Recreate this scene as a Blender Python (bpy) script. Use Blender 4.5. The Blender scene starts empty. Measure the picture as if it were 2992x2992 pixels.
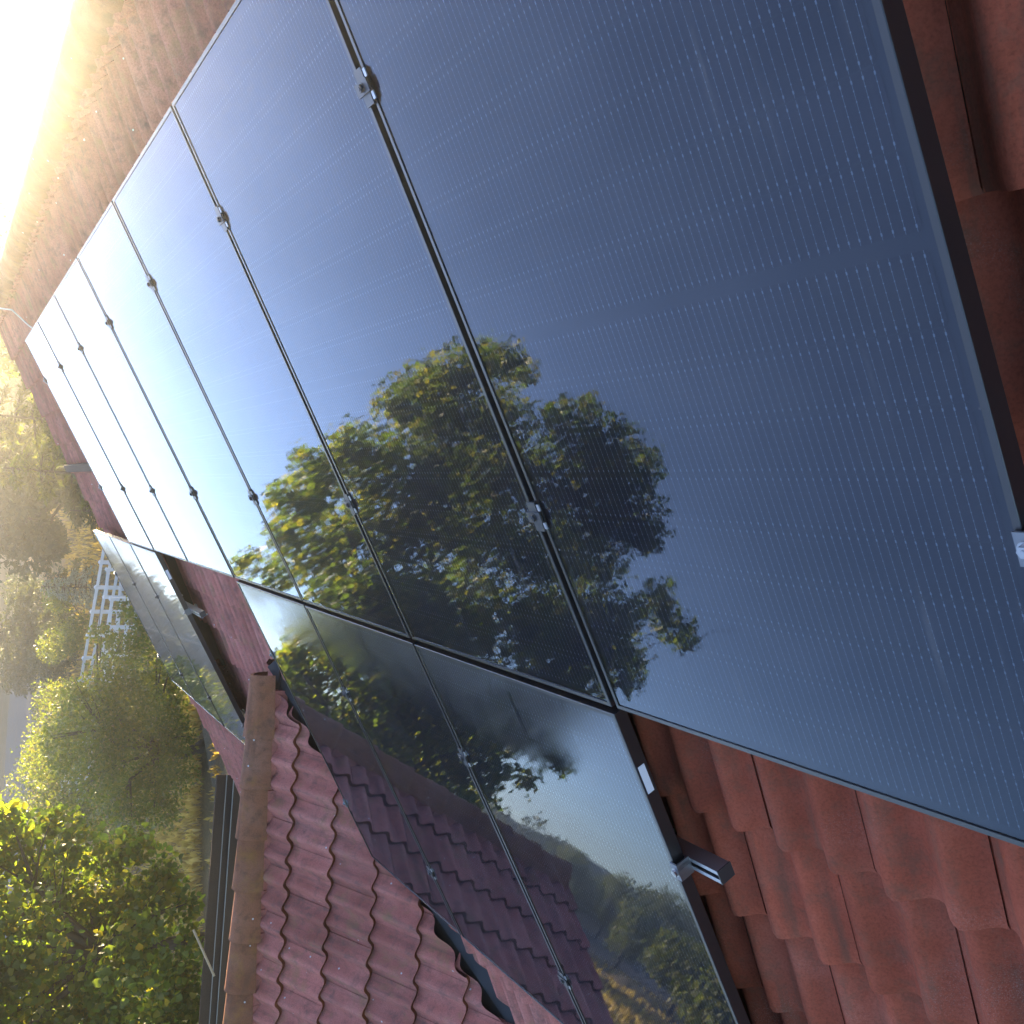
import bpy, bmesh, math, random
import numpy as np
from mathutils import Vector, Matrix

C = bpy.context.scene
COL = C.collection
R = math.radians
rng = np.random.default_rng(11)
random.seed(5)

# ------------------------------------------------------------------ camera, sky, sun, exposure
cd = bpy.data.cameras.new('camera')
cam = bpy.data.objects.new('camera', cd); COL.objects.link(cam); C.camera = cam
cd.sensor_fit = 'HORIZONTAL'; cd.sensor_width = 36.0; cd.lens = 0.957 * 36.0
cd.clip_start = 0.02; cd.clip_end = 3000
CAM = Vector((-0.7106, 1.1404, 0.5104))
rt, dn, fw = Vector((-0.5038, -0.0697, -0.8610)), Vector((-0.0309, 0.9976, -0.0627)), Vector((0.8633, -0.0050, -0.5047))
cam.matrix_world = Matrix(((rt.x, -dn.x, -fw.x, CAM.x), (rt.y, -dn.y, -fw.y, CAM.y), (rt.z, -dn.z, -fw.z, CAM.z), (0, 0, 0, 1)))

SUN_AZ, SUN_EL = R(-23.0), R(4.9)
SUN = Vector((math.cos(SUN_EL) * math.cos(SUN_AZ), math.cos(SUN_EL) * math.sin(SUN_AZ), math.sin(SUN_EL)))
w = bpy.data.worlds.new('World'); C.world = w; w.use_nodes = True
wn = w.node_tree; bg = wn.nodes['Background']
sky = wn.nodes.new('ShaderNodeTexSky'); sky.sky_type = 'NISHITA'; sky.sun_disc = False
sky.sun_elevation = SUN_EL; sky.sun_rotation = math.pi / 2 - SUN_AZ
sky.altitude = 300; sky.air_density = 0.55; sky.dust_density = 0.0; sky.ozone_density = 1.3
bg.inputs[1].default_value = 0.05
# thin high cloud: brightest round the sun, drawn out in soft streaks
def wnode(t, **k):
    n = wn.nodes.new(t)
    for a, b in k.items(): setattr(n, a, b)
    return n
def wmath(op, a, b=0.0):
    n = wnode('ShaderNodeMath', operation=op)
    for i, v in enumerate((a, b)):
        if isinstance(v, bpy.types.NodeSocket): wn.links.new(v, n.inputs[i])
        else: n.inputs[i].default_value = v
    return n.outputs[0]
tc = wnode('ShaderNodeTexCoord')
dt = wnode('ShaderNodeVectorMath', operation='DOT_PRODUCT'); wn.links.new(tc.outputs['Generated'], dt.inputs[0]); dt.inputs[1].default_value = SUN
ph = wmath('ADD', 0.45, wmath('MULTIPLY', 4.0, wmath('POWER', wmath('MULTIPLY', wmath('ADD', dt.outputs['Value'], 1.0), 0.5), 3.2)))
mp = wnode('ShaderNodeMapping'); wn.links.new(tc.outputs['Generated'], mp.inputs[0]); mp.inputs['Scale'].default_value = (2.2, 3.4, 5.0); mp.inputs['Rotation'].default_value = (0.3, 0.2, 0.6)
nz = wnode('ShaderNodeTexNoise'); wn.links.new(mp.outputs[0], nz.inputs['Vector']); nz.inputs['Scale'].default_value = 1.3; nz.inputs['Detail'].default_value = 5; nz.inputs['Roughness'].default_value = 0.5
cr_ = wnode('ShaderNodeValToRGB'); wn.links.new(nz.outputs[0], cr_.inputs[0])
cr_.color_ramp.elements[0].position = 0.34; cr_.color_ramp.elements[0].color = (0.72, 0.72, 0.72, 1)
cr_.color_ramp.elements[1].position = 0.78; cr_.color_ramp.elements[1].color = (1, 1, 1, 1)
cl_ = wnode('ShaderNodeVectorMath', operation='SCALE'); cl_.inputs[0].default_value = (0.74, 0.95, 1.55)
wn.links.new(wmath('MULTIPLY', ph, cr_.outputs[0]), cl_.inputs['Scale'])
ad = wnode('ShaderNodeVectorMath', operation='ADD'); wn.links.new(sky.outputs[0], ad.inputs[0]); wn.links.new(cl_.outputs[0], ad.inputs[1])
wn.links.new(ad.outputs[0], bg.inputs[0])

sl = bpy.data.lights.new('sun', 'SUN'); sl.energy = 5.0; sl.angle = R(0.5); sl.color = (1.0, 0.78, 0.46)
so = bpy.data.objects.new('sun', sl); COL.objects.link(so)
so.rotation_euler = SUN.to_track_quat('Z', 'Y').to_euler(); so.location = (20, -8, 12)

C.view_settings.view_transform = 'Standard'; C.view_settings.look = 'None'
C.view_settings.gamma = 1.0; C.view_settings.use_curve_mapping = False
C.view_settings.exposure = 3.44
C.render.engine = 'CYCLES'
cy = C.cycles
cy.use_denoising = True
cy.max_bounces = 8; cy.diffuse_bounces = 3; cy.glossy_bounces = 4; cy.transmission_bounces = 6
cy.transparent_max_bounces = 12; cy.volume_bounces = 0
cy.caustics_reflective = False; cy.caustics_refractive = False
cy.sample_clamp_indirect = 6.0

# ------------------------------------------------------------------ materials
def mat(name, color=(0.5, 0.5, 0.5), rough=0.6, metal=0.0, spec=0.5):
    m = bpy.data.materials.new(name); m.use_nodes = True
    b = m.node_tree.nodes['Principled BSDF']
    b.inputs['Base Color'].default_value = (*color, 1); b.inputs['Roughness'].default_value = rough
    b.inputs['Metallic'].default_value = metal; b.inputs['Specular IOR Level'].default_value = spec
    return m

class G:
    """node graph helper for one material"""
    def __init__(s, m): s.t = m.node_tree; s.b = s.t.nodes.get('Principled BSDF'); s.out = s.t.nodes['Material Output']
    def n(s, typ, ins=None, **kw):
        nd = s.t.nodes.new(typ)
        for k, v in kw.items(): setattr(nd, k, v)
        for k, v in (ins or {}).items(): s.put(nd.inputs[k], v)
        return nd
    def put(s, sock, v):
        if hasattr(v, 'links') or isinstance(v, bpy.types.NodeSocket): s.t.links.new(v, sock)
        else: sock.default_value = v
    def coord(s, which='Object'): return s.n('ShaderNodeTexCoord').outputs[which]
    def pos(s): return s.n('ShaderNodeNewGeometry').outputs['Position']
    def noise(s, vec, scale, detail=4, rough=0.6, out=0):
        return s.n('ShaderNodeTexNoise', {'Vector': vec, 'Scale': scale, 'Detail': detail, 'Roughness': rough}).outputs[out]
    def ramp(s, fac, stops):
        r = s.n('ShaderNodeValToRGB', {'Fac': fac}); e = r.color_ramp.elements
        while len(e) < len(stops): e.new(0.5)
        for q, (p, c) in zip(e, stops):
            q.position = p; q.color = (*c, 1) if isinstance(c, tuple) else (c, c, c, 1)
        return r.outputs[0]
    def mix(s, fac, a, b, typ='MIX'):
        m = s.n('ShaderNodeMix', data_type='RGBA', blend_type=typ)
        s.put(m.inputs[0], fac); s.put(m.inputs[6], a if not isinstance(a, tuple) else (*a, 1)); s.put(m.inputs[7], b if not isinstance(b, tuple) else (*b, 1))
        return m.outputs[2]
    def math(s, op, a, b=0.0, c=None):
        m = s.n('ShaderNodeMath', operation=op); s.put(m.inputs[0], a); s.put(m.inputs[1], b)
        if c is not None: s.put(m.inputs[2], c)
        return m.outputs[0]
    def bump(s, h, strength, dist=0.01):
        return s.n('ShaderNodeBump', {'Height': h, 'Strength': strength, 'Distance': dist}).outputs[0]

def tile_material(name, c_dark, c_mid, c_light, lichen=None, dirt=(0.05, 0.045, 0.04), dirt_amt=0.5, specks=0.0):
    m = mat(name, c_mid, 0.9, spec=0.10); g = G(m); p = g.pos()
    rnd = g.n('ShaderNodeObjectInfo').outputs['Random']
    big = g.noise(p, 2.3, 5, 0.65); fine = g.noise(p, 160, 3, 0.7); mid = g.noise(p, 17, 5, 0.7)
    col = g.ramp(big, [(0.3, c_dark), (0.5, c_mid), (0.72, c_light)])
    tint = g.ramp(rnd, [(0.0, 0.82), (1.0, 1.12)])
    col = g.mix(1.0, col, tint, 'MULTIPLY')
    grain = g.ramp(fine, [(0.3, 0.72), (0.55, 1.0), (0.8, 1.12)])
    col = g.mix(1.0, col, grain, 'MULTIPLY')
    col = g.mix(g.math('MULTIPLY', g.ramp(mid, [(0.50, 0.0), (0.72, 1.0)]), dirt_amt), col, dirt)
    oc = g.n('ShaderNodeVectorMath', {0: g.coord('Object'), 1: g.n('ShaderNodeVectorMath', {0: g.n('ShaderNodeObjectInfo').outputs['Location'], 1: (7.3, 5.1, 3.7)}, operation='MULTIPLY').outputs[0]}, operation='ADD').outputs[0]
    st = g.noise(g.n('ShaderNodeMapping', {'Vector': oc, 'Scale': (26, 2.4, 2.4)}).outputs[0], 1.0, 5, 0.65)
    col = g.mix(g.math('MULTIPLY', g.ramp(st, [(0.52, 0.0), (0.70, 1.0)]), 0.55), col, dirt)
    grit = g.math('MULTIPLY', g.ramp(g.noise(p, 420, 2, 0.6), [(0.56, 0.0), (0.64, 1.0)]), g.ramp(g.noise(p, 4.2, 3, 0.5), [(0.52, 0.0), (0.70, 0.35)]))
    col = g.mix(grit, col, (0.40, 0.33, 0.30))
    if lichen:
        lm = g.math('MULTIPLY', g.ramp(g.noise(p, 5.5, 6, 0.7), [(0.53, 0.0), (0.70, 1.0)]), 0.6)
        col = g.mix(lm, col, lichen)
    if specks:
        v = g.n('ShaderNodeTexVoronoi', {'Vector': p, 'Scale': 9.0}).outputs['Distance']
        col = g.mix(g.ramp(v, [(0.0, 1.0), (0.045, 1.0), (0.06, 0.0)]), col, (0.55, 0.55, 0.56))
    g.put(g.b.inputs['Base Color'], col)
    g.put(g.b.inputs['Normal'], g.bump(g.math('ADD', fine, g.math('MULTIPLY', mid, 0.8)), 0.35, 0.003))
    return m

M_TILE = tile_material('roof_tile_red', (0.235, 0.058, 0.032), (0.345, 0.085, 0.048), (0.405, 0.130, 0.085), dirt=(0.13, 0.075, 0.05), dirt_amt=0.55)
M_GTILE = tile_material('gable_tile_sky_tint_lichen', (0.36, 0.125, 0.095), (0.48, 0.175, 0.140), (0.54, 0.23, 0.19), lichen=(0.27, 0.18, 0.085), dirt=(0.12, 0.085, 0.075), dirt_amt=0.7, specks=1.0)  # paler, pinker base has sky light put into the colour; lichen, dirt, specks on top
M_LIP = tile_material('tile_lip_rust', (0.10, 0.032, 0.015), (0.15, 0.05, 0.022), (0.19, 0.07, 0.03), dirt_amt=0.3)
M_RIDGE = tile_material('ridge_tile_lichen', (0.24, 0.095, 0.05), (0.29, 0.125, 0.07), (0.33, 0.17, 0.12), lichen=(0.29, 0.15, 0.04), dirt=(0.10, 0.06, 0.04), dirt_amt=0.7, specks=0.6)
M_DECK = mat('roof_underlay', (0.035, 0.028, 0.024), 0.9)
M_VALLEY = mat('valley_sheet', (0.025, 0.027, 0.03), 0.5)
def wood(name, c1, c2, scale=(3, 40, 40)):
    m = mat(name, c1, 0.8); g = G(m)
    mp = g.n('ShaderNodeMapping', {'Vector': g.coord('Object'), 'Scale': scale})
    g.put(g.b.inputs['Base Color'], g.ramp(g.noise(mp.outputs[0], 2.0, 5), [(0.3, c1), (0.7, c2)]))
    return m
M_BARGE = wood('weathered_board', (0.13, 0.115, 0.10), (0.22, 0.20, 0.18))
M_BROWN = wood('dark_brown_paint', (0.055, 0.037, 0.026), (0.085, 0.06, 0.045)); M_BROWN.node_tree.nodes['Principled BSDF'].inputs['Specular IOR Level'].default_value = 0.08
M_LATH = wood('pale_lath', (0.42, 0.29, 0.16), (0.55, 0.42, 0.26))
M_WALL = mat('render_wall', (0.55, 0.5, 0.43), 0.9)
M_ALU = mat('bare_aluminium', (0.38, 0.39, 0.42), 0.40, 0.95)
M_STEEL = mat('zinc_bolt', (0.34, 0.35, 0.37), 0.30, 1.0)
M_BLACKM = mat('black_anodised', (0.030, 0.031, 0.034), 0.42, 0.0, 0.6)
M_FRAME = mat('black_frame', (0.011, 0.011, 0.013), 0.34, 0.0, 0.75)
M_BACK = mat('panel_backsheet', (0.021, 0.026, 0.043), 0.45, spec=0.3)
M_LABEL = mat('white_label', (0.75, 0.76, 0.82), 0.5)
M_RUBBER = mat('cable_sheath', (0.45, 0.43, 0.40), 0.6)
M_PVC = mat('white_vinyl', (0.80, 0.81, 0.83), 0.4)
M_WIRE = mat('power_line', (0.55, 0.5, 0.42), 0.5)

def glass_material(name, dewy):
    m = bpy.data.materials.new(name); m.use_nodes = True; t = m.node_tree; t.nodes.remove(t.nodes['Principled BSDF'])
    g = G(m); oc = g.coord('Object'); uv = g.coord('UV')
    # rolled solar glass: fine dimples plus a faint long wave
    h = g.math('ADD', g.math('MULTIPLY', g.noise(oc, 42, 2, 0.5), 0.55), g.math('MULTIPLY', g.noise(oc, 7, 2, 0.5), 1.6))
    h2 = g.math('ADD', h, g.math('MULTIPLY', g.noise(oc, 210, 1, 0.5), 0.07))
    nrm = g.bump(h2, 0.016 if dewy else 0.03, 0.004)
    fr = g.n('ShaderNodeFresnel', {'IOR': 1.50}).outputs[0]
    gl = g.n('ShaderNodeBsdfGlossy', {'Color': (0.80, 0.87, 0.99, 1), 'Roughness': 0.004, 'Normal': nrm})
    tr = g.n('ShaderNodeBsdfTransparent', {'Color': (0.93, 0.95, 0.97, 1)})
    # dry dust film and drip marks
    dust = g.ramp(g.noise(oc, 3.0, 6, 0.7), [(0.42, 0.0), (0.8, 0.035)])
    spk = g.n('ShaderNodeTexVoronoi', {'Vector': oc, 'Scale': 26.0}).outputs['Distance']
    dust = g.math('MAXIMUM', dust, g.math('MULTIPLY', g.ramp(spk, [(0.0, 1.0), (0.03, 1.0), (0.05, 0.0)]), 0.16))
    if dewy:
        sx = g.n('ShaderNodeSeparateXYZ', {'Vector': uv})
        v = sx.outputs['Y']
        edge = g.math('ADD', v, g.math('MULTIPLY', g.math('SUBTRACT', g.noise(oc, 2.6, 4, 0.6), 0.5), 0.30))
        mp = g.n('ShaderNodeMapping', {'Vector': oc, 'Scale': (34, 1.6, 1)})
        streak = g.ramp(g.noise(mp.outputs[0], 1.0, 3, 0.6), [(0.60, 1.0), (0.68, 0.12)])
        film = g.math('MULTIPLY', g.ramp(edge, [(0.0, 1.0), (0.19, 0.0)]), streak)
        g.put(gl.inputs['Roughness'], g.math('ADD', 0.004, g.math('MULTIPLY', film, 0.16)))
        dust = g.math('MAXIMUM', dust, g.math('MULTIPLY', film, 0.10))
    drip = g.noise(g.n('ShaderNodeMapping', {'Vector': oc, 'Scale': (46, 2.2, 1)}).outputs[0], 1.0, 3, 0.55)
    dust = g.math('MAXIMUM', dust, g.math('MULTIPLY', g.ramp(drip, [(0.62, 0.0), (0.76, 1.0)]), 0.09))
    sh = g.n('ShaderNodeMixShader', {0: fr, 1: tr.outputs[0], 2: gl.outputs[0]})
    df = g.n('ShaderNodeBsdfDiffuse', {'Color': (0.45, 0.42, 0.40, 1)})
    sh2 = g.n('ShaderNodeMixShader', {0: dust, 1: sh.outputs[0], 2: df.outputs[0]})
    t.links.new(sh2.outputs[0], g.out.inputs[0])
    return m
M_GLASS = glass_material('solar_glass', False)
M_GLASSD = glass_material('solar_glass_dewy', True)

def cell_material():
    m = mat('silicon_cell', (0.010, 0.013, 0.028), 0.45, spec=0.3); g = G(m)
    s = g.n('ShaderNodeSeparateXYZ', {'Vector': g.coord('UV')}); u, v = s.outputs[0], s.outputs[1]
    fu = g.math('ABSOLUTE', g.math('SUBTRACT', g.math('FRACT', g.math('MULTIPLY', u, 11.0)), 0.5))
    fv = g.math('FRACT', v)
    dv = g.math('ABSOLUTE', g.math('SUBTRACT', fv, 0.5))
    wire = g.math('MULTIPLY', g.math('LESS_THAN', fu, 0.024), g.math('LESS_THAN', dv, 0.488))
    pad = g.math('MULTIPLY', g.math('LESS_THAN', fu, 0.075), g.math('LESS_THAN', g.math('ABSOLUTE', g.math('SUBTRACT', dv, 0.415)), 0.022))
    dots = g.math('ABSOLUTE', g.math('SUBTRACT', g.math('FRACT', g.math('MULTIPLY', fv, 8.0)), 0.5))
    dot = g.math('MULTIPLY', g.math('LESS_THAN', fu, 0.055), g.math('LESS_THAN', dots, 0.06))
    dot = g.math('MULTIPLY', dot, g.math('LESS_THAN', dv, 0.4))
    a = g.math('MAXIMUM', g.math('MULTIPLY', wire, 0.75), g.math('MAXIMUM', pad, dot))
    oi = g.n('ShaderNodeObjectInfo').outputs['Random']
    base = g.mix(oi, (0.008, 0.011, 0.026), (0.014, 0.016, 0.034))
    g.put(g.b.inputs['Base Color'], g.mix(a, base, (0.29, 0.35, 0.42)))
    return m
M_CELL = cell_material()

def leaf_material(name, c1, c2, c3, trans=0.45, rough=0.45):
    m = bpy.data.materials.new(name); m.use_nodes = True; g = G(m); t = m.node_tree
    r = g.n('ShaderNodeNewGeometry').outputs['Random Per Island']
    col = g.ramp(r, [(0.0, c1), (0.55, c2), (1.0, c3)])
    g.put(g.b.inputs['Base Color'], col); g.b.inputs['Roughness'].default_value = rough; g.b.inputs['Specular IOR Level'].default_value = 0.5
    tc = g.mix(1.0, col, (2.3, 2.4, 0.8), 'MULTIPLY')
    tl = g.n('ShaderNodeBsdfTranslucent', {'Color': tc})
    mx = g.n('ShaderNodeMixShader', {0: trans, 1: g.b.outputs[0], 2: tl.outputs[0]})
    t.links.new(mx.outputs[0], g.out.inputs[0])
    return m
M_LEAF = leaf_material('broad_leaf', (0.060, 0.092, 0.018), (0.105, 0.145, 0.025), (0.22, 0.18, 0.03), 0.60)
M_LEAFY = leaf_material('yellow_leaf', (0.50, 0.33, 0.05), (0.55, 0.36, 0.05), (0.6, 0.4, 0.08), 0.35)
M_APPLE = leaf_material('small_leaf', (0.070, 0.095, 0.020), (0.115, 0.135, 0.025), (0.19, 0.165, 0.035), 0.46)
M_CONIF = leaf_material('conifer_needles', (0.046, 0.064, 0.016), (0.078, 0.092, 0.022), (0.13, 0.125, 0.030), 0.36, 0.6)
M_DARKL = leaf_material('dark_foliage', (0.030, 0.040, 0.014), (0.045, 0.055, 0.018), (0.08, 0.075, 0.025), 0.32, 0.6)
M_SPRUCE = leaf_material('blue_spruce_needles', (0.18, 0.24, 0.23), (0.24, 0.30, 0.29), (0.30, 0.36, 0.34), 0.12, 0.6)
M_DRYG = leaf_material('dry_grass_blade', (0.26, 0.17, 0.07), (0.34, 0.23, 0.10), (0.40, 0.29, 0.15), 0.35, 0.7)
M_BARK = wood('bark', (0.045, 0.034, 0.025), (0.10, 0.078, 0.058), (6, 6, 1.5))

def ground_material():
    m = mat('dry_ground', (0.2, 0.15, 0.1), 0.95, spec=0.1); g = G(m); p = g.pos()
    big = g.noise(p, 0.07, 6, 0.65); mid = g.noise(p, 0.9, 6, 0.7); fine = g.noise(p, 14, 4, 0.7)
    col = g.ramp(big, [(0.35, (0.11, 0.10, 0.045)), (0.5, (0.22, 0.155, 0.075)), (0.65, (0.30, 0.20, 0.10))])
    col = g.mix(g.ramp(mid, [(0.45, 0.0), (0.7, 0.6)]), col, (0.085, 0.085, 0.035))
    col = g.mix(1.0, col, g.ramp(fine, [(0.3, 0.65), (0.7, 1.2)]), 'MULTIPLY')
    g.put(g.b.inputs['Base Color'], col)
    g.put(g.b.inputs['Normal'], g.bump(g.math('ADD', fine, g.math('MULTIPLY', mid, 2.0)), 0.9, 0.12))
    return m
M_GROUND = ground_material()
def gravel_material(name, a, b_, c):
    m = mat(name, a, 0.95, spec=0.15); g = G(m); p = g.pos()
    v = g.n('ShaderNodeTexVoronoi', {'Vector': p, 'Scale': 22.0}).outputs['Color']
    s = g.n('ShaderNodeSeparateColor', {'Color': v}).outputs[0]
    big = g.noise(p, 0.5, 6, 0.7)
    col = g.mix(s, a, b_); col = g.mix(g.ramp(big, [(0.52, 0.0), (0.66, 0.8)]), col, c)
    g.put(g.b.inputs['Base Color'], col)
    g.put(g.b.inputs['Normal'], g.bump(g.math('ADD', s, g.math('MULTIPLY', big, 5)), 0.8, 0.03))
    return m
M_GRAVEL = gravel_material('gravel_drive', (0.16, 0.13, 0.09), (0.27, 0.225, 0.155), (0.32, 0.20, 0.085))
M_ROAD = gravel_material('worn_road', (0.10, 0.10, 0.098), (0.145, 0.14, 0.135), (0.17, 0.13, 0.09))
M_DIRT = gravel_material('dirt_bank', (0.42, 0.26, 0.12), (0.50, 0.33, 0.16), (0.22, 0.17, 0.08))
M_HILL = gravel_material('wooded_hill', (0.028, 0.035, 0.015), (0.045, 0.05, 0.02), (0.06, 0.055, 0.022))

# ------------------------------------------------------------------ helpers
def link_mesh(name, verts, faces, m, parent=None, smooth=False, uvs=None, mats=None, fmat=None):
    me = bpy.data.meshes.new(name); me.from_pydata([tuple(v) for v in verts], [], faces)
    for k in (mats or [m]): me.materials.append(k)
    if fmat is not None: me.polygons.foreach_set('material_index', fmat)
    if smooth: me.polygons.foreach_set('use_smooth', [True] * len(me.polygons))
    if uvs is not None:
        l = me.uv_layers.new(name='uv'); l.data.foreach_set('uv', np.asarray(uvs, np.float32).ravel())
    me.update()
    return obj(name, me, parent)
def obj(name, me, parent=None):
    o = bpy.data.objects.new(name, me); COL.objects.link(o)
    if parent is not None: o.parent = parent
    return o
def empty(name, loc=(0, 0, 0), rot=None):
    o = bpy.data.objects.new(name, None); COL.objects.link(o); o.location = loc
    if rot is not None: o.rotation_euler = rot
    o.empty_display_size = 0.2
    return o
def tag(o, label=None, cat=None, group=None, kind=None):
    for k, v in (('label', label), ('category', cat), ('group', group), ('kind', kind)):
        if v: o[k] = v
    return o
class MB:
    """collects boxes, tubes and prisms into one mesh"""
    def __init__(s): s.v = []; s.f = []; s.sm = []
    def add(s, vs, fs, smooth=False):
        k = len(s.v); s.v += [tuple(v) for v in vs]; s.f += [tuple(i + k for i in f) for f in fs]; s.sm += [smooth] * len(fs); return s
    def box(s, lo, hi, bev=0.0):
        (a, b, c), (d, e, f) = lo, hi
        return s.add([(a, b, c), (d, b, c), (d, e, c), (a, e, c), (a, b, f), (d, b, f), (d, e, f), (a, e, f)],
                     [(0, 3, 2, 1), (4, 5, 6, 7), (0, 1, 5, 4), (1, 2, 6, 5), (2, 3, 7, 6), (3, 0, 4, 7)])
    def prism(s, poly, axis, t0, t1):
        """extrude a 2-D polygon along axis 0/1/2"""
        def P(p, t):
            q = list(p); q.insert(axis, t); return tuple(q)
        n = len(poly); vs = [P(p, t0) for p in poly] + [P(p, t1) for p in poly]
        fs = [(i, (i + 1) % n, n + (i + 1) % n, n + i) for i in range(n)] + [tuple(range(n - 1, -1, -1)), tuple(range(n, 2 * n))]
        return s.add(vs, fs)
    def tube(s, pts, rad, n=6, cap=True):
        pts = [Vector(p) for p in pts]; rad = rad if hasattr(rad, '__len__') else [rad] * len(pts)
        vs = []; up = Vector((0.13, 0.21, 0.97))
        for i, p in enumerate(pts):
            d = (pts[min(i + 1, len(pts) - 1)] - pts[max(i - 1, 0)]).normalized()
            a = d.cross(up)
            if a.length < 1e-4: a = d.cross(Vector((1, 0, 0)))
            a.normalize(); b = d.cross(a)
            vs += [p + (a * math.cos(2 * math.pi * j / n) + b * math.sin(2 * math.pi * j / n)) * rad[i] for j in range(n)]
        fs = [(i * n + j, i * n + (j + 1) % n, (i + 1) * n + (j + 1) % n, (i + 1) * n + j) for i in range(len(pts) - 1) for j in range(n)]
        if cap: fs += [tuple(range(n - 1, -1, -1)), tuple(range((len(pts) - 1) * n, len(pts) * n))]
        return s.add(vs, fs, True)
    def build(s, name, m, parent=None):
        me = bpy.data.meshes.new(name); me.from_pydata(s.v, [], s.f); me.materials.append(m)
        me.polygons.foreach_set('use_smooth', s.sm)
        bm = bmesh.new(); bm.from_mesh(me); bmesh.ops.recalc_face_normals(bm, faces=bm.faces); bm.to_mesh(me); bm.free()
        return obj(name, me, parent)
    def mesh(s, name, m):
        o = s.build(name, m); me = o.data; bpy.data.objects.remove(o); return me

# ------------------------------------------------------------------ ground and setting
GZ = -5.9
PITCH = R(29.6)
cT, sT = math.cos(PITCH), math.sin(PITCH)
EX, EB, EN = Vector((1, 0, 0)), Vector((0, cT, -sT)), Vector((0, sT, cT))     # along ridge, down slope, outward
ROOF = Matrix(((1, 0, 0), (0, cT, sT), (0, -sT, cT))).to_4x4()                # columns EX, EB, EN
def RP(a, b, n): return EX * a + EB * b + EN * n
def sphere_xy(az, el, d, z0=0.0):
    """point at compass az (degrees from +X towards +Y) and horizontal distance d from the ladder"""
    return Vector((CAM.x + d * math.cos(R(az)), CAM.y + d * math.sin(R(az)), CAM.z + d * math.tan(R(el))))
def at(az, d, z=GZ): return Vector((CAM.x + d * math.cos(R(az)), CAM.y + d * math.sin(R(az)), z))

def sheet(name, m, x0, x1, y0, y1, n, zf, kind='structure'):
    xs = np.linspace(x0, x1, n); ys = np.linspace(y0, y1, n)
    v = [(x, y, zf(x, y)) for y in ys for x in xs]
    f = [(j * n + i, j * n + i + 1, (j + 1) * n + i + 1, (j + 1) * n + i) for j in range(n - 1) for i in range(n - 1)]
    o = link_mesh(name, v, f, m, smooth=True); tag(o, kind=kind); return o
def zg(x, y):
    d = math.hypot(x - 5, y)
    u = 0.10 * math.sin(x * 0.31 + 1.3 * math.sin(y * 0.17)) * math.sin(y * 0.27 + 0.7) * min(1, max(0, (d - 26) / 20))
    return GZ + u
sheet('ground', M_GROUND, -60, 260, -160, 200, 200, zg)
def strip(name, m, pts, zoff):
    """flat ribbon from a list of (left, right) points"""
    v = []; f = []
    for l, r in pts: v += [l + Vector((0, 0, zoff)), r + Vector((0, 0, zoff))]
    for i in range(len(pts) - 1): f.append((2 * i, 2 * i + 1, 2 * i + 3, 2 * i + 2))
    o = link_mesh(name, v, f, m); return tag(o, kind='structure')
strip('gravel_driveway', M_GRAVEL, [(at(8, 31, GZ), at(8, 25.5, GZ)), (at(12, 27.5), at(12, 21)), (at(16, 26), at(16, 17)), (at(22, 25), at(22, 16)), (at(34, 26), at(34, 16)), (at(48, 34), at(48, 22)), (at(60, 40), at(60, 26))], 0.03)
strip('road', M_ROAD, [(at(6.5, 84), at(6.5, 72)), (at(9, 92), at(9, 66)), (at(12, 96), at(12, 62)), (at(16, 96), at(16, 60)), (at(24, 96), at(24, 58)), (at(40, 100), at(40, 62)), (at(56, 92), at(56, 54))], 0.13)

# ------------------------------------------------------------------ the house
house = empty('house', (5.2, 1.5, GZ)); tag(house, 'house with red tiled pitched roof and a lower cross gable', 'house')
HI = Matrix.Translation((-5.2, -1.5, -GZ))
def hpart(o):                                     # child of the house (meshes are built in world space)
    o.parent = house; o.matrix_parent_inverse = HI; return o
N0 = -0.150                                        # middle of the main tile surface, below the panel plane
A0, A1, B0, B1 = -2.4, 10.98, -0.56, 5.80
main_roof = MB().add([RP(A0, B0 - 0.02, N0 - 0.085), RP(A1 - .05, B0 - 0.02, N0 - 0.085), RP(A1 - .05, B1 - .03, N0 - 0.085), RP(A0, B1 - .03, N0 - 0.085),
                      RP(A0, B0 - 0.02, N0 - 0.14), RP(A1 - .05, B0 - 0.02, N0 - 0.14), RP(A1 - .05, B1 - .03, N0 - 0.14), RP(A0, B1 - .03, N0 - 0.14)],
                     [(0, 1, 2, 3), (7, 6, 5, 4), (0, 4, 5, 1), (1, 5, 6, 2), (2, 6, 7, 3), (3, 7, 4, 0)]).build('main_roof', M_DECK)
hpart(main_roof)
ridge_pt = RP(0, B0, N0)                           # back slope, falling away behind the ridge
by, bz = ridge_pt.y, ridge_pt.z
back = MB().add([(A0, by, bz - .06), (A1 - .05, by, bz - .06), (A1 - .05, by - 5, bz - .06 - 5 * sT / cT), (A0, by - 5, bz - .06 - 5 * sT / cT),
                 (A0, by, bz - .16), (A1 - .05, by, bz - .16), (A1 - .05, by - 5, bz - .16 - 5 * sT / cT), (A0, by - 5, bz - .16 - 5 * sT / cT)],
                [(3, 2, 1, 0), (4, 5, 6, 7), (0, 1, 5, 4), (1, 2, 6, 5), (2, 3, 7, 6), (3, 0, 4, 7)]).build('back_roof', M_TILE)
hpart(back)
# walls
eave = RP(0, B1, N0)
wl = MB()
wl.box((A0 + .5, by - 4.4, GZ), (A1 - .55, eave.y - .55, eave.z - .02))
hpart(wl.build('wall', M_WALL))

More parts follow.
